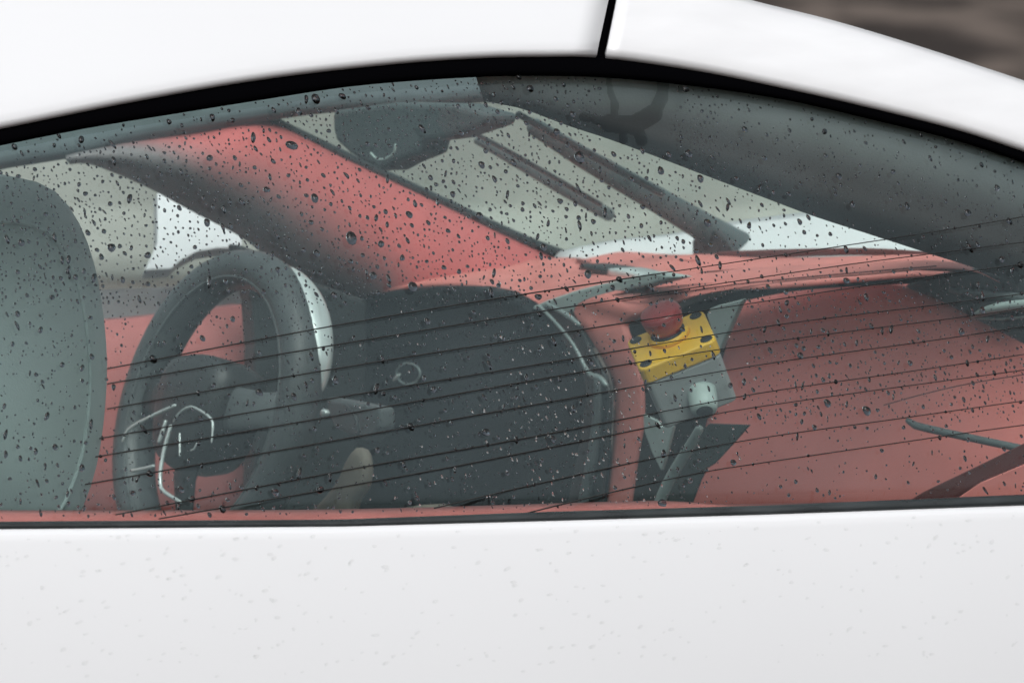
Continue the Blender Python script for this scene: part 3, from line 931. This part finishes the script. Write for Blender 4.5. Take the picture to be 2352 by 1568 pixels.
def disc(name, cx, cy, z0, z1, r0, r1, material, parent, n_=28, prof=None):
    prof = prof or [(r0, z0), (r1, z1)]
    v_, f_ = [], []
    for r_, z_ in prof:
        for k in range(n_):
            an = 2 * math.pi * k / n_
            v_.append(ep(cx + r_ * math.cos(an), cy + r_ * math.sin(an), z_))
    for j_ in range(len(prof) - 1):
        for k in range(n_):
            f_.append([j_ * n_ + k, j_ * n_ + (k + 1) % n_, (j_ + 1) * n_ + (k + 1) % n_, (j_ + 1) * n_ + k])
    f_.append(list(range(n_))[::-1]); f_.append([(len(prof) - 1) * n_ + k for k in range(n_)])
    return make(name, v_, f_, material, parent, True)
for sx in (-1, 1):
    for sy in (-1, 1):
        disc('screw_hole', sx * (HX - 0.009), sy * (HY - 0.009), -0.001, 0.0007, 0.0066, 0.0062, 'hole_black', ES, 20)
disc('collar', 0.000, -0.007, 0.0, 0.006, 0.0215, 0.0205, 'yellow_plastic', ES)
disc('collar_ring', 0.000, -0.007, 0.006, 0.0075, 0.0180, 0.0172, 'hole_black', ES)
bh = disc('button_head', 0.000, -0.007, 0, 0, 0, 0, 'red_plastic', ES, 40,
     [(0.0155, 0.0075), (0.0160, 0.010), (0.0185, 0.0125), (0.0200, 0.018), (0.0208, 0.024), (0.0208, 0.028), (0.0198, 0.0308), (0.0165, 0.0328), (0.010, 0.0343), (0.004, 0.0348)])
vv = [(0.0207 * math.cos(a), -0.007 + 0.0207 * math.sin(a)) for a in [2 * math.pi * k / 40 for k in range(40)]]
tube('button_edge', [ep(x, y, 0.0265) for x, y in vv], [0.0006] * 40, 'red_plastic', bh, sect=6, closed=True, ref=en)
# wiping marks / labels flats on the cover are plain; the cable gland below
gl0 = ep(0.008, HY - 0.002, -0.052)
gd = (-UPV * 0.75 - FWD * 0.62 + RGT * 0.10).normalized()
gs_ = tube('cable_gland', [gl0 - gd * 0.004, gl0, gl0 + gd * 0.010, gl0 + gd * 0.018, gl0 + gd * 0.022], [0.0150, 0.0150, 0.0146, 0.0135, 0.0115], 'pale_plastic', ES, sect=24, ref=RGT)
tube('gland_bore', [gl0 + gd * 0.020, gl0 + gd * 0.0226], [0.0086, 0.0084], 'hole_black', gs_, sect=20, ref=RGT)

# things wedged around it
o = slab('support_plate', [(1622, 722), (1630, 708), (1650, 700), (1708, 686), (1694, 712), (1668, 770), (1652, 806), (1640, 780)], pu(0.565), 0.006, U, 'pale_plastic', None, 0.002)
tag(o, 'pale grey plate standing behind the yellow stop box on the right', 'plate')
o = slab('paper_scrap', [(1477, 950), (1479, 988), (1497, 1038), (1518, 1080), (1527, 1053), (1546, 978), (1532, 978), (1517, 980), (1508, 966)], pu(0.56), 0.004, U, 'pale_plastic', None, 0.001)
tag(o, 'pale pointed scrap of card below the grey stop box', 'card')
o = slab('smoked_plate', [(1500, 1185), (1520, 1130), (1560, 1065), (1598, 998), (1630, 972), (1720, 975), (1680, 1020), (1640, 1063), (1620, 1076), (1606, 1105), (1590, 1147), (1580, 1185)], pu(0.53), 0.003, U, 'smoke_plate', None, 0.0006)
tag(o, 'smoked dark plastic plate with a slanted cut edge below the stop box', 'plate')
o = sweep('grey_cable', [(1606, 985, 10), (1590, 1015, 12), (1562, 1060, 13), (1536, 1105, 13), (1516, 1150, 13), (1500, 1195, 13)], pu(0.49), 'pale_plastic', None, n=20)
tag(o, 'grey cable running down from the stop box across the smoked plate', 'cable')

# ------------------------------------------------------------------ rain
def drop_geo(x, y, rx, ry, hgt, rnd, back=0.00015, lean=0.0, place=on_side, off0=0.0):
    c = on_side(x, y, off0)
    nr = side_normal(x, y)
    up_ = (UPV - nr * UPV.dot(nr)).normalized()
    rt = up_.cross(nr).normalized()
    if rt.dot(RGT) < 0: rt = -rt
    ca, sa = math.cos(lean), math.sin(lean)
    t1 = rt * ca + up_ * sa; t2 = up_ * ca - rt * sa
    N_ = 10
    ph1, ph2 = rnd.uniform(0, 6.28), rnd.uniform(0, 6.28)
    a1, a2 = rnd.uniform(0.02, 0.16), rnd.uniform(0.0, 0.12)
    v_, f_ = [], []
    for s, h_ in [(1.0, 0.0), (0.86, 0.52), (0.58, 0.84), (0.26, 0.98)]:
        for k in range(N_):
            an = 2 * math.pi * k / N_
            w_ = 1 + a1 * math.cos(2 * an + ph1) + a2 * math.cos(3 * an + ph2)
            yy = math.sin(an) * ry * s * w_ - (1 - s) * ry * 0.18
            v_.append(c + t1 * (math.cos(an) * rx * s * w_) + t2 * yy + nr * (back + hgt * h_))
    v_.append(c + nr * (back + hgt) - t2 * (ry * 0.18))
    for j_ in range(3):
        for k in range(N_):
            f_.append([j_ * N_ + k, j_ * N_ + (k + 1) % N_, (j_ + 1) * N_ + (k + 1) % N_, (j_ + 1) * N_ + k])
    for k in range(N_):
        f_.append([3 * N_ + k, 3 * N_ + (k + 1) % N_, 4 * N_])
    f_.append(list(range(N_))[::-1])
    return v_, f_

M0 = K * 7.1
PXM = M0
drops = []
rr = random.Random(21)
def inside_glass(x, y, mg=8): return seal_y(x) + mg < y < btop_y(x) - mg
cells = {}
tries = 0
while len(drops) < 6200 and tries < 160000:
    tries += 1
    x = rr.uniform(-20, 2372); y = rr.uniform(160, 1200)
    if not inside_glass(x, y): continue
    # heavier over the upper half, thinner low down in the middle
    dens = 0.95
    if y > 700 and x < 1650: dens = 0.34
    if y > 960 and x > 1650: dens = 0.22
    if x > 1650 and y < 620: dens = 0.42
    if 1430 < x < 1720 and 690 < y < 960: dens = 0.22
    if x < 640 and y < seal_y(x) + 60: dens *= 0.35
    if 1385 < x < 1550 and y < 340: dens = 0.0
    if rr.random() > dens: continue
    u_ = rr.random()
    if u_ < 0.70: r_ = rr.uniform(1.3, 2.9)
    elif u_ < 0.945: r_ = rr.uniform(2.9, 5.8)
    elif u_ < 0.992: r_ = rr.uniform(5.8, 8.6)
    else: r_ = rr.uniform(8.6, 12.0)
    if y < 680 and x < 1750: r_ *= 1.22
    cx_, cy_ = int(x // 26), int(y // 26)
    ok = True
    for ix in (cx_ - 1, cx_, cx_ + 1):
        for iy in (cy_ - 1, cy_, cy_ + 1):
            for (qx, qy, qr) in cells.get((ix, iy), ()):
                if abs(qx - x) < qr + r_ + 1 and abs(qy - y) < (qr + r_ + 1) * 1.1:
                    ok = False
    if ok:
        drops.append((x, y, r_)); cells.setdefault((cx_, cy_), []).append((x, y, r_))
drops.sort(key=lambda d: -d[2])
big = drops[:70]; small = drops[70:]
LAND = [('red far pillar', 800, 470), ('red far pillar', 1050, 540), ('steering wheel', 500, 850), ('grey seat back', 100, 800), ('far side window', 260, 500),
        ('interior mirror', 930, 310), ('wiper arms', 1350, 420), ('white bonnet', 1900, 545), ('dark near pillar', 1900, 380), ('dark near pillar', 2200, 480),
        ('dark instrument panel', 1000, 850), ('dark instrument panel', 1150, 1050), ('yellow stop box', 1560, 820), ('red passenger fascia', 2000, 800),
        ('red passenger fascia', 2100, 1000), ('grey roof lining', 500, 290), ('lit red dashboard top', 1250, 645), ('lit red dashboard top', 1700, 615)]
ORD = ['largest', 'second largest', 'third largest', 'fourth largest', 'fifth largest', 'sixth largest', 'seventh largest', 'eighth largest', 'ninth largest', 'tenth largest']
count = {}
for (x, y, r_) in big:
    m_ = r_ * PXM
    nm = min(LAND, key=lambda q: (q[1] - x) ** 2 + (1.4 * (q[2] - y)) ** 2)[0]
    k_ = count.get(nm, 0)
    if k_ >= 10:
        small.append((x, y, r_)); continue
    count[nm] = k_ + 1
    v_, f_ = drop_geo(x, y, m_ * rr.uniform(0.92, 1.12), m_ * rr.uniform(0.92, 1.22), m_ * rr.uniform(0.50, 0.68), rr, lean=rr.uniform(-0.4, 0.4))
    o = make('raindrop', v_, f_, 'water')
    tag(o, ORD[k_] + ' raindrop on the glass in front of the ' + nm, 'raindrop', 'larger raindrops on the side window')
V_, F_ = [], []
for (x, y, r_) in small:
    m_ = r_ * PXM
    el = rr.uniform(0.8, 1.25) if rr.random() < 0.82 else rr.uniform(1.5, 2.4)
    v_, f_ = drop_geo(x, y, m_ * rr.uniform(0.7, 1.1), m_ * el, m_ * rr.uniform(0.42, 0.62), rr, lean=rr.uniform(-0.6, 0.6))
    b0 = len(V_)
    V_ += v_; F_ += [[i + b0 for i in f__] for f__ in f_]
o = make('raindrops', V_, F_, 'water')
tag(o, 'countless fine raindrops spattered over the side window', 'raindrops', kind='stuff')

# untinted beads low in the middle that catch the light
V_, F_ = [], []
for _ in range(230):
    if rr.random() < 0.75: x = rr.gauss(1330, 150); y = rr.gauss(990, 120)
    else: x = rr.uniform(780, 1700); y = rr.uniform(690, 1190)
    if not inside_glass(x, y, 14) or x > 1760: continue
    m_ = rr.uniform(1.6, 2.9) * PXM
    v_, f_ = drop_geo(x, y, m_ * 0.8, m_ * rr.uniform(1.2, 2.6), m_ * 1.15, rr, lean=rr.uniform(-0.1, 0.45))
    b0 = len(V_)
    V_ += v_; F_ += [[i + b0 for i in f__] for f__ in f_]
o = make('glinting_raindrops', V_, F_, 'clear_water')
tag(o, 'tiny bright glinting drops over the dark middle of the window', 'raindrops', kind='stuff')

# faint beads on the white door skin
V_, F_ = [], []
for _ in range(330):
    x = rr.uniform(0, 2352); y = belt_y(x) + 14 + 330 * rr.random() ** 1.1
    if y > 1560: continue
    m_ = rr.uniform(2.0, 5.5) * PXM
    el = rr.uniform(1.0, 2.2)
    v_, f_ = drop_geo(x, y, m_ * el, m_ * 0.8, m_ * 0.16, rr, lean=rr.uniform(0.0, 0.5), off0=0.0105 + min(0, -0.006 + (y - belt_y(x)) * 0.0006) + 0.002)
    b0 = len(V_)
    V_ += v_; F_ += [[i + b0 for i in f__] for f__ in f_]
o = make('paint_raindrops', V_, F_, 'paint_water')
tag(o, 'faint flat water beads on the white door below the window', 'raindrops', kind='stuff')

# beads hanging along the lip of the front pillar
V_, F_ = [], []
for x in [1414, 1470, 1560, 1590, 1676, 1690, 1746, 1800, 1822, 1862, 1890, 1905, 1975, 2040]:
    m_ = rr.uniform(5, 9) * PXM
    v_, f_ = drop_geo(x, rail_y(x) - 1, m_ * 1.2, m_ * 0.8, m_ * 0.5, rr, off0=0.006)
    b0 = len(V_)
    V_ += v_; F_ += [[i + b0 for i in f__] for f__ in f_]
o = make('lip_raindrops', V_, F_, 'paint_water')
tag(o, 'row of small beads hanging from the lower lip of the white front pillar', 'raindrops', kind='stuff')

# a film of water running down from the panel joint
SEG = [((1398, 186), (1402, 212), 5), ((1402, 212), (1412, 240), 6), ((1412, 240), (1410, 285), 8),
       ((1524, 190), (1520, 225), 12), ((1520, 225), (1500, 262), 14), ((1500, 262), (1455, 288), 20), ((1455, 288), (1400, 284), 20),
       ((1400, 284), (1340, 268), 9), ((1430, 296), (1432, 322), 8), ((1462, 292), (1472, 316), 12), ((1472, 316), (1474, 322), 12)]
def film_h(x, y):
    h_ = 0
    for (ax, ay), (bx, by), r_ in SEG:
        dx, dy = bx - ax, by - ay
        t = max(0, min(1, ((x - ax) * dx + (y - ay) * dy) / (dx * dx + dy * dy + 1e-6)))
        d = math.hypot(x - ax - dx * t, y - ay - dy * t) / r_
        if d < 1: h_ = max(h_, (1 - d ** 4) ** 0.5 * min(1.0, 0.75 + r_ / 60))
    if math.hypot(x - 1474, y - 322) < 13: h_ = max(h_, 3.2 * (1 - (math.hypot(x - 1474, y - 322) / 13) ** 2) ** 0.5)
    if math.hypot(x - 1432, y - 322) < 9: h_ = max(h_, 2.4 * (1 - (math.hypot(x - 1432, y - 322) / 9) ** 2) ** 0.5)
    return h_
st = 2.5
gx = [1322 + st * i for i in range(90)]; gy = [180 + st * i for i in range(64)]
idx = {}; V_, F_ = [], []
nr = side_normal(1440, 260)
def fv(i, j_):
    if (i, j_) not in idx:
        x, y = gx[i], gy[j_]
        idx[(i, j_)] = len(V_)
        V_.append(on_side(x, y) + nr * (0.0002 + 0.0011 * film_h(x, y)))
    return idx[(i, j_)]
for i in range(len(gx) - 1):
    for j_ in range(len(gy) - 1):
        if max(film_h(gx[i], gy[j_]), film_h(gx[i + 1], gy[j_]), film_h(gx[i], gy[j_ + 1]), film_h(gx[i + 1], gy[j_ + 1])) > 0:
            F_.append([fv(i, j_), fv(i + 1, j_), fv(i + 1, j_ + 1), fv(i, j_ + 1)])
nf = len(V_)
V_ += [p - nr * (nr.dot(p - on_side(1440, 260)) * 0) for p in []]
o = make('water_trickle', V_, F_, 'film_water')
tag(o, 'smear of running water ending in two hanging drips below the roof joint', 'water')
